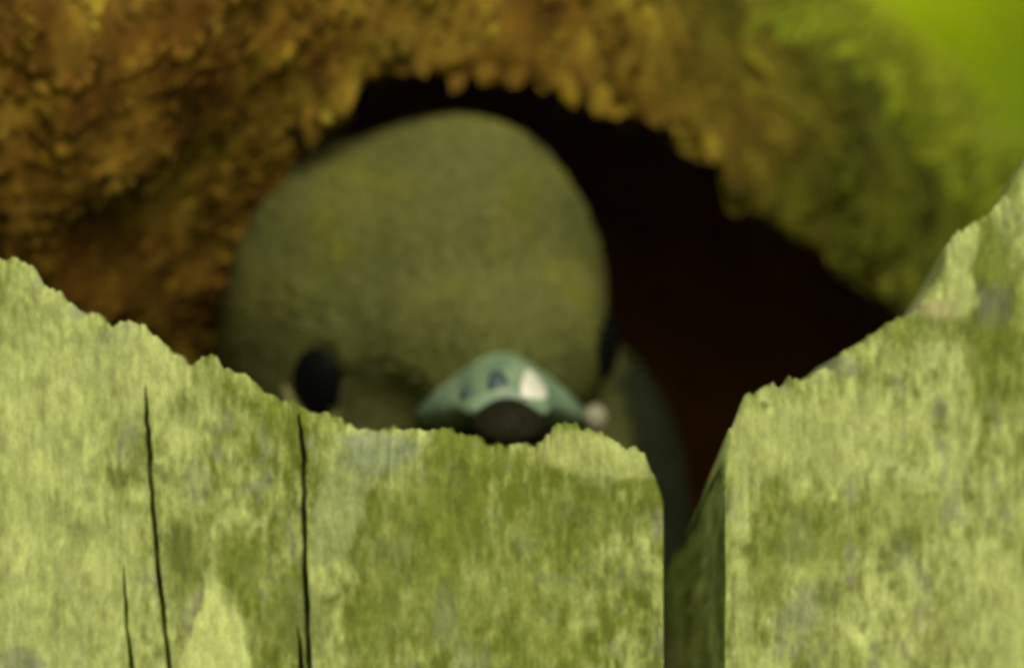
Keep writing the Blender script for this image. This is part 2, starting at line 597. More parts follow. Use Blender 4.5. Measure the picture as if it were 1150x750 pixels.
def bias_l(px, py):
    return 0.42 * sstep(330, 560, px) - 0.14 * (1 - sstep(60, 330, px)) - 0.15 * (1 - sstep(0, 1, (py - 500) / 60)) * sstep(560, 640, px)


left = thing("weathered_board", "wide weathered board with thin dark vertical cracks, under the bird's bill",
             "wooden board", (W(0, 375).x, 0.01, 0.0))
me = make_board("board_wood", L_front, L_back, cols_l, 0.019, 5, marks_l, bias_l, cracks_l, 0.0, (0.0, 745), M_board)
put("board_wood", me, left)

# ---- right board
R_front = [(815, 520), (817, 504), (819, 494), (823, 482), (832, 466), (842, 446), (848, 439), (866, 436), (884, 431), (892, 425), (904, 428), (926, 418),
           (940, 414), (946, 402), (958, 390), (980, 382), (992, 372), (1006, 362), (1026, 350), (1040, 338), (1052, 318), (1060, 304),
           (1064, 284), (1076, 266), (1090, 250), (1104, 246), (1120, 238), (1134, 222), (1142, 205), (1150, 192), (1170, 150), (1230, 20), (1300, -120), (1420, -330), (1560, -420), (2100, -440)]
R_back = [(815, 640), (835, 610), (862, 572), (886, 520), (915, 468), (960, 450), (1010, 436), (1050, 404), (1085, 384), (1125, 330), (1160, 275), (1210, 228), (1240, 150), (1300, 20), (1480, -320), (1620, -410), (2100, -430)]
cols_r = np.concatenate([815 + np.linspace(0, 1, 260, endpoint=False) * 355, np.linspace(1170, 2100, 60)])
marks_r = [(GREEN, 0.85, 1110, 325, 34, 80), (DARK, 0.55, 1095, 340, 14, 40), (GREY * 0.8, 0.7, 1118, 345, 22, 24), (PALE * 1.02, 0.9, 1078, 330, 17, 32),
           (np.array((0.40, 0.36, 0.17)), 0.6, 1056, 348, 20, 12), (PALE, 0.8, 1085, 275, 16, 26), (GREEN, 0.6, 1036, 372, 55, 16), (GREEN, 0.6, 1120, 420, 35, 60),
           (GREY, 0.6, 950, 412, 20, 12), (PALE, 0.7, 920, 490, 90, 50), (PALE, 0.6, 1075, 480, 14, 60), (GREEN, 0.5, 1010, 580, 50, 40), (DARK, 0.4, 1015, 605, 16, 16),
           (GREY, 0.7, 955, 622, 8, 10), (GREY, 0.7, 955, 650, 6, 7), (GREY, 0.65, 905, 680, 14, 30), (DARK, 0.35, 925, 665, 12, 20), (GREEN, 0.6, 905, 600, 40, 50),
           (np.array((0.43, 0.40, 0.15)), 0.25, 1045, 715, 26, 30), (PALE, 0.7, 1120, 690, 50, 60), (GREEN, 0.4, 930, 740, 40, 30), (GREY, 0.6, 1056, 458, 9, 12),
           (DARK, 0.6, 860, 455, 5, 5), (GREEN, 0.5, 850, 650, 24, 40), (PALE, 0.6, 832, 560, 10, 60), (PALE, 0.6, 834, 690, 10, 60)]


def bias_r(px, py):
    return -0.10 + 0.30 * sstep(1080, 1120, px) * (1 - sstep(470, 560, py))


right = thing("weathered_board", "weathered board right of the narrow gap, showing its dark left edge",
              "wooden board", (W(1200, 375).x, 0.01, 0.0))
side = [(np.array((0.095, 0.120, 0.030)), 0.75, 560, 640, 400, 600)]
me = make_board("board_wood", R_front, R_back, cols_r, 0.019, 23, marks_r, bias_r, [], 0.0,
                (math.radians(15), 815), M_board)
put("board_wood", me, right)


# ------------------------------------------------------------------ implicit surfaces
def surface_nets(F, origin, h):
    """closed mesh of F = 0 (negative inside)"""
    s = F < 0
    nx, ny, nz = F.shape
    acc = np.zeros((nx - 1, ny - 1, nz - 1, 3), dtype=np.float32)
    cnt = np.zeros((nx - 1, ny - 1, nz - 1), dtype=np.float32)
    corners = [(a, b, c) for a in (0, 1) for b in (0, 1) for c in (0, 1)]
    sl_ = lambda o: F[o[0]:nx - 1 + o[0], o[1]:ny - 1 + o[1], o[2]:nz - 1 + o[2]]
    for ax in range(3):
        for o in corners:
            if o[ax]:
                continue
            p = list(o)
            p[ax] = 1
            f0, f1 = sl_(o), sl_(p)
            m = (f0 < 0) != (f1 < 0)
            tq = np.where(m, f0 / np.where(m, f0 - f1, 1), 0)
            for k in range(3):
                acc[..., k] += m * (o[k] + (tq if k == ax else 0))
            cnt += m
    act = cnt > 0
    ids = -np.ones(act.shape, dtype=np.int64)
    ids[act] = np.arange(act.sum())
    ii = np.argwhere(act)
    v = (ii + acc[act] / cnt[act][:, None]) * h + np.asarray(origin)
    faces = []
    for ax in range(3):
        u, w_ = (ax + 1) % 3, (ax + 2) % 3
        a0 = [slice(None)] * 3
        a1 = [slice(None)] * 3
        a0[ax] = slice(0, -1)
        a1[ax] = slice(1, None)
        ch = s[tuple(a0)] != s[tuple(a1)]
        e = np.argwhere(ch)
        ok = np.ones(len(e), bool)
        for k in (u, w_):
            ok &= (e[:, k] > 0) & (e[:, k] < F.shape[k] - 1)
        e = e[ok]
        flip = s[tuple(a0)][tuple(e.T)]
        q = []
        for du, dw in ((-1, -1), (0, -1), (0, 0), (-1, 0)):
            c_ = e.copy()
            c_[:, u] += du
            c_[:, w_] += dw
            q.append(ids[tuple(c_.T)])
        q = np.stack(q, -1)
        q[~flip] = q[~flip][:, ::-1]
        faces.append(q)
    return v, np.concatenate(faces)


def smin(a, b, k):
    h = np.clip(0.5 + 0.5 * (b - a) / k, 0, 1)
    return b + (a - b) * h - k * h * (1 - h)


def ell(P, c, r):
    q = [(P[i] - c[i]) / r[i] for i in range(3)]
    k0 = np.sqrt(q[0] ** 2 + q[1] ** 2 + q[2] ** 2)
    return (k0 - 1) * min(r)


# ------------------------------------------------------------------ the hollow stump behind the boards
ARCH = [(266, 290), (302, 212), (352, 156), (388, 128), (402, 96), (436, 90), (462, 72), (500, 80), (545, 86), (600, 90), (640, 108), (690, 122),
        (730, 128), (772, 163), (808, 174), (813, 213), (880, 246), (922, 284), (952, 312), (1004, 346)]
HOLE = ARCH + [(1040, 420), (1010, 620), (800, 760), (420, 720), (250, 560), (232, 400)]
C0 = (-0.045, 0.220, -0.060)        # centre of the rounded stump head (x, depth, z relative to H)
RR, RY = 0.1150, 0.200


CAV_C, CAV_R = (0.001, 0.078, -0.014), (0.035, 0.029, 0.038)
FUNNEL = 0.010
LEAN = 11.5


def stump_outer(x, y, z):
    rho = np.sqrt((x - C0[0]) ** 2 + np.where(z < C0[2], 0.15, 1.0) * (z - C0[2]) ** 2)
    q = ((rho / RR) ** 6.5 + (np.abs(y - C0[1]) / RY) ** 6.5 + 1e-12) ** (1 / 6.5)
    return (q - 1) * RR


def stump_sdf(x, y, z):
    px, py = x / K * D / (D + y) + 575, 375 - z / K * D / (D + y)
    hole = poly_sdf(px, py, HOLE) * K
    # the gnawed face falls away inwards round the hole and leans back below
    back = FUNNEL * (1 - sstep(0.0, 0.017, hole)) + (0.20 * np.clip(0.030 - z, 0, 0.05) + LEAN * np.clip(0.032 - z, 0, 0.045) ** 2) * (1 - sstep(0.05, 0.12, y))
    o = stump_outer(x, y - back, z)
    o = o + 0.0028 * (vn3(x / 0.009, y / 0.009, z / 0.013, 1) - 0.5) + 0.0014 * (vn3(x / 0.0036, y / 0.0036, z / 0.006, 2) - 0.5)
    hole = hole + 0.0042 * (vn3(x / 0.0045, y / 0.008, z / 0.0045, 3) - 0.5) + 0.0020 * (vn3(x / 0.0017, y / 0.004, z / 0.0022, 4) - 0.5)
    hole = np.maximum(hole, y - 0.078)
    cav = ell((x, y, z), CAV_C, CAV_R) + 0.003 * (vn3(x / 0.008, y / 0.008, z / 0.008, 6) - 0.5)
    return np.maximum(np.maximum(o, -hole), -cav)


h = 0.0013
gx = np.arange(-0.166, 0.076, h)
gy = np.concatenate([np.arange(0.012, 0.090, h), np.arange(0.090, 0.13, 0.002), np.arange(0.13, 0.436, 0.0045)])
gz = np.arange(-0.135, 0.064, h)
X, Y, Z = np.meshgrid(gx, gy, gz, indexing='ij')
F = np.maximum(stump_sdf(X, Y, Z), -0.128 - Z).astype(np.float32)
sv, sf = surface_nets(F, (0, 0, 0), 1.0)
sv = np.stack([np.interp(sv[:, k], np.arange(len(a_)), a_) for k, a_ in enumerate((gx, gy, gz))], -1)
cavd = ell((sv[:, 0], sv[:, 1], sv[:, 2]), CAV_C, CAV_R)
hpx, hpy = sv[:, 0] / K * D / (D + sv[:, 1]) + 575, 375 - sv[:, 2] / K * D / (D + sv[:, 1])
hd = poly_sdf(hpx, hpy, HOLE) * K
bk_ = FUNNEL * (1 - sstep(0.0, 0.017, hd)) + (0.20 * np.clip(0.030 - sv[:, 2], 0, 0.05) + LEAN * np.clip(0.032 - sv[:, 2], 0, 0.045) ** 2) * (1 - sstep(0.05, 0.12, sv[:, 1]))
skin = stump_outer(sv[:, 0], sv[:, 1] - bk_, sv[:, 2]) > -0.007
cavd = np.minimum(cavd, np.where((sv[:, 1] > 0.055) & (sv[:, 1] < 0.083) & (hd < 0.003), 0, 1))
tone = np.clip(0.42 + 1.1 * (vn3(sv[:, 0] / 0.004, sv[:, 1] / 0.004, sv[:, 2] / 0.006, 9) - 0.5), 0, 1)
stump_v = sv.copy()
co = sv.copy()
co[:, 2] += H
stump = thing("hollow_stump", "crumbling ochre-brown rotten stump with a dark ragged hole, behind the two pale boards", "tree stump",
              (C0[0], C0[1], 0.0))
me = mesh_from("rotten_wood", co, sf, M_rot, True, np.repeat(tone[:, None], 3, 1))
me.materials.append(M_cav)
cavd = np.where(skin, 1.0, cavd)
fc = cavd[sf].mean(1)
me.polygons.foreach_set("material_index", (fc < 0.0035).astype(np.int32))
put("rotten_wood", me, stump)

# lower trunk down to the ground (hidden by the boards from the front)
bm = bmesh.new()
rings = []
for zz, rr in ((0.0, 0.125), (0.08, 0.108), (0.4, 0.100), (0.8, 0.097), (H - 0.126, 0.094)):
    ring = []
    for k in range(32):
        a = 2 * math.pi * k / 32
        r_ = rr * (1 + 0.06 * math.sin(3 * a + zz) + 0.03 * math.sin(7 * a))
        ring.append(bm.verts.new((C0[0] + r_ * math.cos(a), C0[1] + 1.7 * r_ * math.sin(a), zz)))
    rings.append(ring)
for a, b_ in zip(rings, rings[1:]):
    for k in range(32):
        bm.faces.new((a[k], a[(k + 1) % 32], b_[(k + 1) % 32], b_[k]))
bm.faces.new(rings[-1])
bm.faces.new(rings[0][::-1])
me = bpy.data.meshes.new("lower_trunk")
bm.to_mesh(me)
bm.free()
me.materials.append(M_bark)
put("lower_trunk", me, stump)


def stump_hit(px, py):
    """depth of the stump's face along lines of sight, NaN in the hole"""
    px, py = np.asarray(px, float), np.asarray(py, float)
    y = np.full(px.shape, 0.012)
    done = np.zeros(px.shape, bool)
    for i in range(210):
        s_ = K * (D + y) / D
        d = stump_sdf((px - 575) * s_, y, (375 - py) * s_)
        done |= d < 0
        y = np.where(done, y, y + 0.0011)
    y = np.where(done, y, np.nan)
    return y


def stump_grad(p):
    e = 0.004
    g = []
    def f(p_):
        x, y, z = p_.T
        hole = poly_sdf(x / K + 575, 375 - z / K, HOLE) * K
        back = FUNNEL * (1 - sstep(0.0, 0.017, hole)) + (0.20 * np.clip(0.030 - z, 0, 0.05) + LEAN * np.clip(0.032 - z, 0, 0.045) ** 2) * (1 - sstep(0.05, 0.12, y))
        return stump_outer(x, y - back, z)
    for k in range(3):
        d = np.zeros(3)
        d[k] = e
        g.append(f(p + d) - f(p - d))
    g = np.stack(g, -1)
    return g / np.maximum(1e-9, np.linalg.norm(g, axis=1))[:, None]


def flake_mesh(seed):
    """an irregular flake of rotten wood: 8-sided, domed, with a ragged lower tip (length 1, hanging down -Z, facing -Y)"""
    r = random.Random(seed)
    bm = bmesh.new()
    ring = []
    n_ = 8
    for k in range(n_):
        a = 2 * math.pi * k / n_ + r.uniform(-0.25, 0.25)
        rx = 0.34 * r.uniform(0.7, 1.25) * (1.0 if math.cos(a) > -0.3 else 0.8)
        rz = 0.5 * r.uniform(0.75, 1.1)
        ring.append((rx * math.sin(a), rz * math.cos(a)))
    f = [bm.verts.new((x, -0.06 + r.uniform(-0.04, 0.04) - 0.12 * max(0, -z), z)) for x, z in ring]
    bk = [bm.verts.new((x * 0.85, 0.17, z * 0.85)) for x, z in ring]
    c1 = bm.verts.new((r.uniform(-0.1, 0.1), -0.20 + r.uniform(-0.05, 0.05), r.uniform(-0.2, 0.05)))
    c2 = bm.verts.new((0, 0.18, 0))
    for k in range(n_):
        k2 = (k + 1) % n_
        bm.faces.new((f[k], f[k2], c1))
        bm.faces.new((f[k2], f[k], bk[k], bk[k2]))
        bm.faces.new((bk[k2], bk[k], c2))
    bmesh.ops.recalc_face_normals(bm, faces=bm.faces)
    for f_ in bm.faces:
        f_.smooth = True
    me = bpy.data.meshes.new("wood_chip")
    bm.to_mesh(me)
    bm.free()
    me.materials.append(M_chip)
    return me


flakes = [flake_mesh(100 + i) for i in range(9)]


def frame(nrm, roll):
    """rotation whose -Y is the surface normal and whose -Z hangs down the surface"""
    yv = -Vector(nrm)
    up = Vector((0, 0, 1))
    zv = (up - yv * up.dot(yv)).normalized()
    xv = yv.cross(zv)
    m = Matrix((xv, yv, zv)).transposed()
    return m @ Matrix.Rotation(roll, 3, 'Y')


def add_chip(p, nrm, length, roll, lift):
    m = frame(nrm, roll) @ Matrix.Rotation(lift, 3, 'X')
    o = bpy.data.objects.new("wood_chip", random.choice(flakes))
    s_ = length
    wd = random.uniform(0.75, 1.25)
    o.matrix_world = Matrix.Translation(p) @ m.to_4x4() @ Matrix.Diagonal((s_ * wd, s_ * random.uniform(0.12, 0.24), s_, 1))
    COL.objects.link(o)
    mw = o.matrix_world.copy()
    o.parent = stump
    o.matrix_parent_inverse = stump.matrix_world.inverted()
    o.matrix_basis = mw


# candidates over the visible face of the stump
cand = []
step = 27
for j in range(-1, 17):
    for i in range(-1, 44):
        cand.append((i * step + (j % 2) * step / 2 + random.uniform(-8, 8), j * step + random.uniform(-8, 8)))
cand = np.array(cand)
board_top = np.where(cand[:, 0] < 760, interp(L_front, cand[:, 0]), interp(R_front, cand[:, 0]))
keep = (cand[:, 1] < board_top + 10) & (poly_sdf(cand[:, 0], cand[:, 1], HOLE) > 7) & (cand[:, 0] > -25)
keep &= ~((cand[:, 0] > 700) & (cand[:, 0] < 800) & (cand[:, 1] > 400))
cand = cand[keep]
dep = stump_hit(cand[:, 0], cand[:, 1])
ok = np.isfinite(dep) & (dep < 0.21)
cand, dep = cand[ok], dep[ok]
pts = np.array([W(a, b_, d) for (a, b_), d in zip(cand, dep)])
loc = pts.copy()
loc[:, 2] -= H
nr_ = stump_grad(loc)
order = list(range(len(cand)))
random.shuffle(order)
n_chip = 0
for i in order[:255]:
    add_chip(Vector(pts[i] - nr_[i] * 0.00035), nr_[i], random.uniform(40, 84) * K, random.uniform(-0.4, 0.4) + 0.2, random.uniform(-0.14, 0.02))
    n_chip += 1
# ragged teeth hanging into the hole along its upper rim
teeth = [(384, 112, 40, .3), (440, 92, 44, .15), (475, 70, 30, .2), (512, 84, 36, 0), (545, 76, 34, .1), (580, 82, 32, -.1), (610, 92, 36, 0),
         (640, 100, 36, -.2), (672, 110, 38, 0), (700, 122, 46, -.2), (735, 122, 34, -.3), (765, 150, 40, -.3), (800, 165, 40, -.2), (812, 190, 46, -.1),
         (850, 222, 44, -.4), (885, 240, 44, -.4), (915, 268, 44, -.4), (942, 295, 42, -.3), (975, 318, 46, -.5), (1005, 332, 40, -.3),]
tp = np.array([(a, b_) for a, b_, *_ in teeth], float)
out = tp - np.array((640, 360.0))
out /= np.linalg.norm(out, axis=1)[:, None]
td = np.full(len(tp), np.nan)
for q in (4, 9, 14, 20, 28):                              # nearest solid wood behind each tooth
    hit = stump_hit(tp[:, 0] + out[:, 0] * q, tp[:, 1] + out[:, 1] * q)
    td = np.where(np.isnan(td) & (hit < 0.06), hit, td)
for (a, b_, ln, rl), d in zip(teeth, td):
    if not np.isfinite(d) or random.random() < 0.4:
        continue
    add_chip(W(a, b_ + 3, d - 0.0004), (0, -1, 0.1), ln * random.uniform(0.7, 1.3) * K, rl, random.uniform(-0.1, 0.15))

# the finer crumbs between the chips: one mass
cv, cf, ct = [], [], []
fl = flakes[0]
NCR = 15000
cp = np.stack([RNG.uniform(-30, 1180, NCR), RNG.uniform(-15, 400, NCR)], -1)
bt = np.where(cp[:, 0] < 760, interp(L_front, cp[:, 0]), interp(R_front, cp[:, 0]))
kp = (cp[:, 1] < bt + 6) & (poly_sdf(cp[:, 0], cp[:, 1], HOLE) > 3)
cp = cp[kp]
dp = stump_hit(cp[:, 0], cp[:, 1])
ok = np.isfinite(dp)
cp, dp = cp[ok], dp[ok]
cpos = np.array([W(a, b_, d) for (a, b_), d in zip(cp, dp)])
ln_ = cpos.copy()
ln_[:, 2] -= H
cn = stump_grad(ln_)
fvs = [np.array([v.co for v in f.vertices]) for f in flakes]
for i in range(len(cp)):
    k = random.randrange(len(flakes))
    L_ = random.uniform(11, 34) * K
    m = np.array(frame(cn[i], random.uniform(-0.55, 0.55) + 0.2) @ Matrix.Rotation(random.uniform(-0.45, 0.2), 3, 'X'))
    v = (fvs[k] * (L_ * random.uniform(0.7, 1.1), L_ * 0.25, L_)) @ m.T + cpos[i]
    off = sum(len(a) for a in cv) if i == 0 else off_next
    off_next = off + len(v)
    cv.append(v)
    for p_ in flakes[k].polygons:
        cf.append([off + q for q in p_.vertices])
    ct.append(np.full((len(v), 3), np.clip(random.gauss(0.48, 0.24), 0, 1)))
me = mesh_from("wood_crumbs", np.concatenate(cv), cf, M_crumb, True, np.concatenate(ct))
crumbs = put("wood_crumbs", me, stump)
crumbs['kind'] = 'stuff'

# moss growing over the damp shoulder of the stump, upper right
NM = 30000
mp_ = np.stack([RNG.uniform(760, 1250, NM), RNG.uniform(-60, 330, NM)], -1)
wgt = (mp_[:, 0] - 905) / 240 - (mp_[:, 1] - 60) / 260 + 0.7 * fbm2(mp_[:, 0] / 60, mp_[:, 1] / 60, 77, 3)
mp_ = mp_[RNG.random(NM) < np.clip(1.7 * wgt, 0.0, 1) ** 1.2]
md = stump_hit(mp_[:, 0], mp_[:, 1])
ok = np.isfinite(md) & (poly_sdf(mp_[:, 0], mp_[:, 1], HOLE) > 14)
mp_, md = mp_[ok], md[ok]
mpos = np.array([W(a, b_, d) for (a, b_), d in zip(mp_, md)])
ml = mpos.copy()
ml[:, 2] -= H
mn = stump_grad(ml)
nm = len(mp_)
rv = RNG.normal(size=(nm, 3))
dirn = mn + 0.55 * rv
dirn /= np.linalg.norm(dirn, axis=1)[:, None]
sidev = np.cross(dirn, RNG.normal(size=(nm, 3)))
sidev /= np.linalg.norm(sidev, axis=1)[:, None]
Lm = (RNG.uniform(14, 40, nm) * K)[:, None]
wm = (RNG.uniform(2.5, 5, nm) * K)[:, None]
mv = np.stack([mpos - sidev * wm - mn * 0.0008, mpos + sidev * wm - mn * 0.0008, mpos + dirn * Lm * 0.6 + sidev * wm * 0.9, mpos + dirn * Lm, mpos + dirn * Lm * 0.6 - sidev * wm * 0.9], 1).reshape(-1, 3)
b5 = np.arange(nm)[:, None] * 5
mf = np.concatenate([b5 + np.array([[0, 1, 2]]), b5 + np.array([[0, 2, 4]]), b5 + np.array([[4, 2, 3]])])
mt = np.array((0.25, 0.33, 0.006)) * RNG.uniform(0.55, 1.25, (nm, 1)) * np.array((1, 1, 1)) + RNG.uniform(0, 0.05, (nm, 1)) * np.array((1, 0.4, 0))
me = mesh_from("moss", mv, mf, M_moss, False, np.repeat(mt, 5, 0))
moss = put("moss", me, stump)
moss['kind'] = 'stuff'

# ------------------------------------------------------------------ the bird
BD = 0.046                                    # depth of the middle of its head
S_B = K * (D + BD) / D
org = W(575, 375, BD)
bird = thing("bird", "olive-grey bird with black eyes and blue-green bill peeping out of the dark hole", "bird",
             (W(540, 375, 0.07).x, 0.075, H - 0.058))


def bw(p):
    """bird units (survey x, survey y, depth from the middle of the head) -> metres"""
    p = np.asarray(p, float)
    return np.stack([org.x + (p[..., 0] - 575) * S_B, BD + p[..., 2] * S_B, org.z + (375 - p[..., 1]) * S_B], -1)


EYE_L, EYE_R = (360, 425), (675, 391)


def bird_sdf(px, py, dz):
    P = (px, py, dz)
    a = ell(P, (482, 349, 10), (200, 208, 205))
    a = smin(a, ell(P, (528, 310, -15), (128, 172, 170)), 36)
    a = smin(a, ell(P, (400, 400, 40), (156, 170, 170)), 40)
    a = smin(a, ell(P, (372, 312, 20), (110, 146, 150)), 36)
    a = smin(a, ell(P, (560, 400, -95), (118, 95, 108)), 45)     # face towards the bill
    # lores: hollow between eye and bill on both sides, shallow eye sockets
    a = -smin(-a, ell(P, (436, 474, -212), (60, 62, 66)), 20)
    a = -smin(-a, ell(P, (352, 428, -190), (42, 50, 64)), 14)
    a = -smin(-a, ell(P, (735, 395, -90), (62, 52, 70)), 16)
    # neck and body down in the hollow
    a = smin(a, ell(P, (520, 640, 170), (230, 320, 240)), 60)
    a = smin(a, ell(P, (650, 605, 215), (122, 232, 170)), 45)
    a = smin(a, ell(P, (560, 860, 260), (320, 272, 320)), 80)
    a = a + 6 * (vn3(px / 60, py / 50, dz / 60, 11) - 0.5) + 1.5 * (vn3(px / 17, py / 15, dz / 17, 12) - 0.5)
    return a


hb = 6.0
bx = np.arange(180, 930, hb)
by = np.arange(95, 1260, hb)
bz = np.arange(-290, 640, hb)
X, Y, Z = np.meshgrid(bx, by, bz, indexing='ij')
F = bird_sdf(X, Y, Z).astype(np.float32)
bv, bf = surface_nets(F, (bx[0], by[0], bz[0]), hb)

OLIVE = np.array((0.123, 0.128, 0.030))


def bird_tone(p):
    px, py, dz = p[:, 0], p[:, 1], p[:, 2]
    mot = vn3(px / 40, py / 34, dz / 40, 15) - 0.5
    m2 = vn3(px / 15, py / 13, dz / 15, 16) - 0.5
    col = OLIVE * (1 + 0.35 * mot + 0.2 * m2)[:, None]
    yel = sstep(0.1, 0.35, vn3(px / 28, py / 24, dz / 28, 18) - 0.5)
    col = col + (np.array((0.132, 0.142, 0.014)) - col) * (0.55 * yel)[:, None]
    cap = 1 - sstep(-0.05, 0.2, (vn3(px / 60, py / 60, dz / 60, 19) - 0.5))
    col = col + (np.array((0.084, 0.104, 0.038)) - col) * (0.35 * cap)[:, None]
    # slate-green breast and shoulder, coloured darker still for the shadow they sit in
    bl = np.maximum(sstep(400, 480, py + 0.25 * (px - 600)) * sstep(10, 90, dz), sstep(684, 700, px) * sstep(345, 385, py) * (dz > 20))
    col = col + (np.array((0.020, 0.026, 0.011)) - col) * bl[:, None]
    # lores darkened to paint in the shade between bill and each eye
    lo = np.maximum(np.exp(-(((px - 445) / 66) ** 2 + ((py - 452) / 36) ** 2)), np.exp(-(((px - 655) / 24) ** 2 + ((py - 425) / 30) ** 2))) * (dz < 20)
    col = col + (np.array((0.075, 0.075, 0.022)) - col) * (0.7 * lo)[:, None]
    ck = np.exp(-(((px - 292) / 48) ** 2 + ((py - 420) / 62) ** 2)) * (dz < 120)          # cheek darkened in colour for its shading
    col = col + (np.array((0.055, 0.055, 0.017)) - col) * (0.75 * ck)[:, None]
    fb = np.exp(-(((px - 545) / 110) ** 2 + ((py - 345) / 34) ** 2)) * (dz < 0)            # paler band over the bill
    col = col * (1 + 0.22 * fb)[:, None]
    return np.clip(col, 0.01, 0.5)


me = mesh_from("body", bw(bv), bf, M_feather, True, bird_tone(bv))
fix_normals(me)
put("body", me, bird)

# short feather barbs lying back over the head
tri = np.concatenate([bf[:, [0, 1, 2]], bf[:, [0, 2, 3]]])
A, B, C_ = bv[tri[:, 0]], bv[tri[:, 1]], bv[tri[:, 2]]
ar = np.linalg.norm(np.cross(B - A, C_ - A), axis=1)
cen = (A + B + C_) / 3
ar = ar * (cen[:, 1] < 640) * (cen[:, 2] < 260)
NF = 34000
pick = RNG.choice(len(tri), NF, p=ar / ar.sum())
r1, r2 = np.sqrt(RNG.random(NF)), RNG.random(NF)
fp = A[pick] * (1 - r1)[:, None] + B[pick] * (r1 * (1 - r2))[:, None] + C_[pick] * (r1 * r2)[:, None]


def bgrad(p):
    g = []
    for k in range(3):
        d = np.zeros(3)
        d[k] = 4
        g.append(bird_sdf(*(p + d).T) - bird_sdf(*(p - d).T))
    g = np.stack(g, -1)
    return g / np.maximum(1e-9, np.linalg.norm(g, axis=1))[:, None]


BILL0 = np.array((566, 440, -205))
ok = (np.hypot(fp[:, 0] - EYE_L[0], (fp[:, 1] - EYE_L[1]) * 0.82) > 46) | (fp[:, 2] > 60)
ok &= (np.hypot((fp[:, 0] - EYE_R[0]) * 1.3, (fp[:, 1] - EYE_R[1]) * 0.85) > 48) | (fp[:, 2] > 90)
ok &= (np.abs(fp[:, 0] - 565) / 88 + np.abs(fp[:, 1] - 470) / 80 > 0.95) | (fp[:, 2] > -60)
fp = fp[ok]
fn = bgrad(fp)
back = fp - BILL0
back = back - fn * (back * fn).sum(1)[:, None]
back /= np.maximum(1e-6, np.linalg.norm(back, axis=1))[:, None]
nf = len(fp)
back = back + 0.35 * RNG.normal(size=(nf, 3))
back -= fn * (back * fn).sum(1)[:, None]
back /= np.linalg.norm(back, axis=1)[:, None]
sd = np.cross(back, fn)
Lf = RNG.uniform(16, 34, nf)[:, None]
wf = RNG.uniform(2.6, 5.8, nf)[:, None]
lift = RNG.uniform(0.03, 0.13, nf)[:, None]
q0 = fp - fn * 1.0
v_ = np.stack([q0 - sd * wf * 0.6, q0 + sd * wf * 0.6, q0 + (back + fn * lift) * Lf * 0.55 + sd * wf, q0 + (back + fn * lift * 0.9) * Lf, q0 + (back + fn * lift) * Lf * 0.55 - sd * wf], 1).reshape(-1, 3)
b5 = np.arange(nf)[:, None] * 5
ff = np.concatenate([b5 + np.array([[0, 1, 2]]), b5 + np.array([[0, 2, 4]]), b5 + np.array([[4, 2, 3]])])
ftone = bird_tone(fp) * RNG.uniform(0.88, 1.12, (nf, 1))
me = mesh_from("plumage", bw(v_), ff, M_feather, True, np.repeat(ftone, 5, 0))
pl = put("plumage", me, bird)
pl['kind'] = 'stuff'


def bird_front(px, py):
    z = -300.0
    while z < 300 and bird_sdf(np.array([px]), np.array([py]), np.array([z]))[0] > 0:
        z += 1.5
    return z


def ball(name, centre, radii, mat, parent, seg=28, nrm=None):
    """rounded bead: radii (across, up, through) in bird units, turned to face nrm"""
    bm = bmesh.new()
    bmesh.ops.create_uvsphere(bm, u_segments=seg, v_segments=seg // 2, radius=1.0)
    pts_ = np.array([v.co for v in bm.verts])            # x across, z up, y through
    p = np.stack([pts_[:, 0] * radii[0], -pts_[:, 2] * radii[1], pts_[:, 1] * radii[2]], -1)
    if nrm is not None:
        nv = Vector(nrm).normalized()                    # (x, y(down), depth)
        q = Vector((0, 0, -1)).rotation_difference(nv).to_matrix()
        p = p @ np.array(q).T
    co_ = bw(p + np.asarray(centre))
    for v, c_ in zip(bm.verts, co_):
        v.co = c_
    bmesh.ops.recalc_face_normals(bm, faces=bm.faces)
    for f in bm.faces:
        f.smooth = True
    me = bpy.data.meshes.new(name)
    bm.to_mesh(me)
    bm.free()
    me.materials.append(mat)
    return put(name, me, parent)


def ring(name, centre, rx, ry, minor, nrm, mat, parent):
    n1, n2 = 40, 8
    vs = []
    for i in range(n1):
        a = 2 * math.pi * i / n1
        mr = minor * (1 + 0.25 * math.sin(3 * a + 1) + 0.15 * math.sin(7 * a))
        for j in range(n2):
            b_ = 2 * math.pi * j / n2
            vs.append(((rx + mr * math.cos(b_)) * math.cos(a), (ry + mr * math.cos(b_)) * math.sin(a), mr * math.sin(b_)))
    p = np.array(vs)
    q = Vector((0, 0, -1)).rotation_difference(Vector(nrm).normalized()).to_matrix()
    p = p @ np.array(q).T + np.asarray(centre)
    fs = [[i * n2 + j, ((i + 1) % n1) * n2 + j, ((i + 1) % n1) * n2 + (j + 1) % n2, i * n2 + (j + 1) % n2] for i in range(n1) for j in range(n2)]
    me = mesh_from(name, bw(p), fs, mat)
    fix_normals(me)
    return put(name, me, parent)


for (ex, ey), nrm, wide in ((EYE_L, (-0.50, 0.10, -0.85), 1.0), (EYE_R, (0.86, 0.08, -0.50), 0.88)):
    zf = bird_front(ex, ey)
    nv = np.array(nrm) / np.linalg.norm(nrm)
    ctr = np.array((ex, ey, zf)) - nv * 9
    eye = ball("eye", ctr, (40 * wide, 50 * wide, 29 * wide), M_eye, bird, nrm=nrm)
    if wide == 1.0:                                       # the bare skin shows only round the nearer eye
        ring("eye_ring", ctr + nv * 7 + np.array((-3.0, 0, 0)), 41, 49, 7.0, nrm, M_ring, eye)


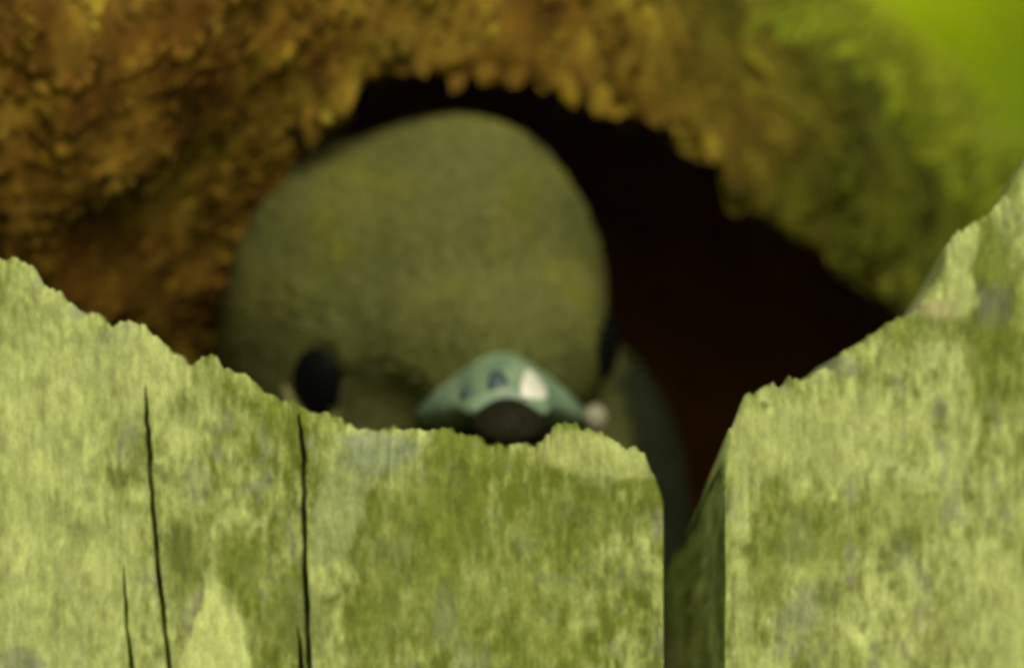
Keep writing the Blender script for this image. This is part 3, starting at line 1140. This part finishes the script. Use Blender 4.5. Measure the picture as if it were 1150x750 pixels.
# ---- bill: arched sections from the face forward
def loft(name, secs, mat, parent, nseg=22, pw=2.2, round_top=False):
    """secs: (depth, middle x, apex y, bottom y, half width)"""
    vs, fs = [], []
    for (dz, cx, ya, yb, hw) in secs:
        for k in range(nseg):
            a = 2 * math.pi * k / nseg
            ca, sa = math.cos(a), math.sin(a)
            x = hw * math.copysign(abs(ca) ** (2 / pw), ca)
            if sa >= 0:                                   # arched upper side
                x *= 1 - (0.30 if round_top else 0.50) * sa ** 1.0
                y = yb - 0.35 * (yb - ya) - 0.65 * (yb - ya) * sa
            else:
                y = yb - 0.35 * (yb - ya) * (1 + sa)
            vs.append((cx + x, y, dz))
    ns = len(secs)
    for i in range(ns - 1):
        for k in range(nseg):
            k2 = (k + 1) % nseg
            fs.append([i * nseg + k, i * nseg + k2, (i + 1) * nseg + k2, (i + 1) * nseg + k])
    fs.append(list(range(nseg)))
    fs.append([(ns - 1) * nseg + k for k in range(nseg)][::-1])
    me = mesh_from(name, bw(np.array(vs, float)), fs, mat)
    fix_normals(me)
    return put(name, me, parent)


zb = bird_front(566, 425) + 14
bill = loft("upper_bill", [(zb + 60, 562, 392, 500, 98), (zb, 562, 393, 497, 92), (zb - 26, 563, 396, 492, 84), (zb - 50, 564, 402, 486, 74), (zb - 76, 565, 410, 480, 64),
                           (zb - 100, 567, 420, 474, 57), (zb - 122, 569, 430, 472, 50), (zb - 138, 570, 437, 472, 46)], M_bill, bird)
loft("bill_tip", [(zb - 118, 570, 446, 486, 42), (zb - 140, 570, 446, 488, 43), (zb - 158, 570, 449, 492, 42), (zb - 174, 571, 454, 496, 37), (zb - 186, 571, 461, 497, 28), (zb - 193, 571, 470, 495, 15)],
     M_tip, bill, round_top=True)
loft("lower_bill", [(zb + 30, 566, 462, 510, 84), (zb - 30, 566, 468, 506, 66), (zb - 90, 568, 474, 500, 46), (zb - 140, 570, 478, 497, 34), (zb - 164, 570, 484, 496, 20)], M_tip, bird)
# nostril swellings; a white pad stands for the glint on the bill's right shoulder
from mathutils.bvhtree import BVHTree
bill_tree = BVHTree.FromPolygons([v.co.copy() for v in bill.data.vertices], [tuple(p.vertices) for p in bill.data.polygons])


def bill_front(px, py):
    """depth (bird units) of the bill's upper face straight behind this spot"""
    o_ = Vector(bw((px, py, zb - 400)))
    hit = bill_tree.ray_cast(o_, Vector((0, 1, 0)))
    return (hit[0].y - BD) / S_B if hit[0] else zb


ball("nostril_flap", (560, 432, bill_front(560, 432) + 4), (12, 20, 9), M_nos, bill, nrm=(0.25, -0.6, -0.75))
ball("nostril_flap", (526, 443, bill_front(526, 443) + 3), (11, 8, 8), M_nos, bill, nrm=(-0.6, -0.4, -0.7))


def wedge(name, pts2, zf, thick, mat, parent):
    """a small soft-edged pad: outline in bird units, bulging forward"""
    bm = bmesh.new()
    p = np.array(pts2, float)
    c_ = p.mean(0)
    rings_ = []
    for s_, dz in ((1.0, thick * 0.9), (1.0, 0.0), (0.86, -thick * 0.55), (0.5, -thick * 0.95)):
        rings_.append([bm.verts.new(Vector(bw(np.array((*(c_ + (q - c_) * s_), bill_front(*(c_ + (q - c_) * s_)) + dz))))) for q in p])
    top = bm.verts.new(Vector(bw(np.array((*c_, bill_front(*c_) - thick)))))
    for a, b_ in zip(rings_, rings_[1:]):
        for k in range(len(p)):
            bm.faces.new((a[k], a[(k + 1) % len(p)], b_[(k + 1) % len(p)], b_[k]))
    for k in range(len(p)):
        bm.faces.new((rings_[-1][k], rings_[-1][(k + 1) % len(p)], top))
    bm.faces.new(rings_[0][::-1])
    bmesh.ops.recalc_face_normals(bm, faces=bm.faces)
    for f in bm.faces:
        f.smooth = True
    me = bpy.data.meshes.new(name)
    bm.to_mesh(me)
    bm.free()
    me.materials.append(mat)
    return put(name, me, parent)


wedge("painted_glint", [(592, 414), (597, 415), (605, 424), (613, 436), (615, 446), (606, 449), (592, 448), (583, 445), (584, 432), (588, 420)], zb - 84, 7, M_glint, bill)
g = ball("gape_flange", (668, 470, bird_front(655, 450) - 26), (14, 17, 14), M_gape, bird)
ball("gape_fold", (640, 467, bird_front(645, 455) - 24), (26, 8, 12), M_gape, bird, nrm=(0.25, 0.1, -0.95))

# ------------------------------------------------------------------ shrub behind, upper right (far out of focus)
shrub = thing("shrub", "bright green leafy shrub, blurred, standing behind the stump at the top right", "shrub", (0.16, 0.95, 0.0))
sv_, sf_, st_ = [], [], []
nl = 15000
lc = np.stack([RNG.normal(0.16, 0.26, nl), RNG.normal(0.95, 0.09, nl), np.clip(RNG.normal(1.2, 0.36, nl), 0.2, 1.9)], -1)
for i in range(nl):
    L_ = random.uniform(0.018, 0.036)
    fc_ = (Vector((0.25, -0.75, 0.65)) + 0.45 * Vector(RNG.normal(size=3))).normalized()
    d = fc_.cross(Vector(RNG.normal(size=3))).normalized()
    s2 = d.cross(fc_).normalized()
    n2_ = d.cross(s2)
    p0 = Vector(lc[i])
    o_ = len(sv_)
    sv_ += [p0, p0 + d * L_ * 0.35 + s2 * L_ * 0.26, p0 + d * L_ * 0.75 + s2 * L_ * 0.2, p0 + d * L_ + n2_ * L_ * 0.12, p0 + d * L_ * 0.75 - s2 * L_ * 0.2, p0 + d * L_ * 0.35 - s2 * L_ * 0.26, p0 + d * L_ * 0.5 - n2_ * L_ * 0.08]
    for k in range(6):
        sf_.append([o_ + k, o_ + (k + 1) % 6, o_ + 6])
    tn = np.array((0.36, 0.43, 0.003)) * random.uniform(0.75, 1.2)
    if random.random() < float(sstep(0.046, 0.066, lc[i][0])) * 0.5:      # paler leaves on one side
        tn = np.array((0.40, 0.46, 0.07)) * random.uniform(0.85, 1.1)
    st_ += [tn] * 7
me = mesh_from("crown", np.array([tuple(v) for v in sv_]), sf_, M_leaf, False, np.array(st_))
put("crown", me, shrub)
bm = bmesh.new()
for k in range(6):
    a = random.uniform(0, 6.28)
    top = Vector((0.16 + 0.3 * math.cos(a), 0.99 + 0.08 * math.sin(a), random.uniform(1.2, 1.6)))
    b0 = Vector((0.16 + 0.05 * math.cos(a), 0.97 + 0.05 * math.sin(a), 0))
    prev = None
    for j in range(7):
        q = j / 6
        p0 = b0.lerp(top, q) + Vector((0.04 * math.sin(q * 5 + k), 0.03 * math.cos(q * 4 + k), 0)) * q
        r_ = 0.014 * (1 - 0.8 * q)
        cur = [bm.verts.new(p0 + Vector((r_ * math.cos(m_ * 1.0472), r_ * math.sin(m_ * 1.0472), 0))) for m_ in range(6)]
        if prev:
            for m_ in range(6):
                bm.faces.new((prev[m_], prev[(m_ + 1) % 6], cur[(m_ + 1) % 6], cur[m_]))
        prev = cur
me = bpy.data.meshes.new("stems")
bm.to_mesh(me)
bm.free()
me.materials.append(M_bark)
put("stem", me, shrub)
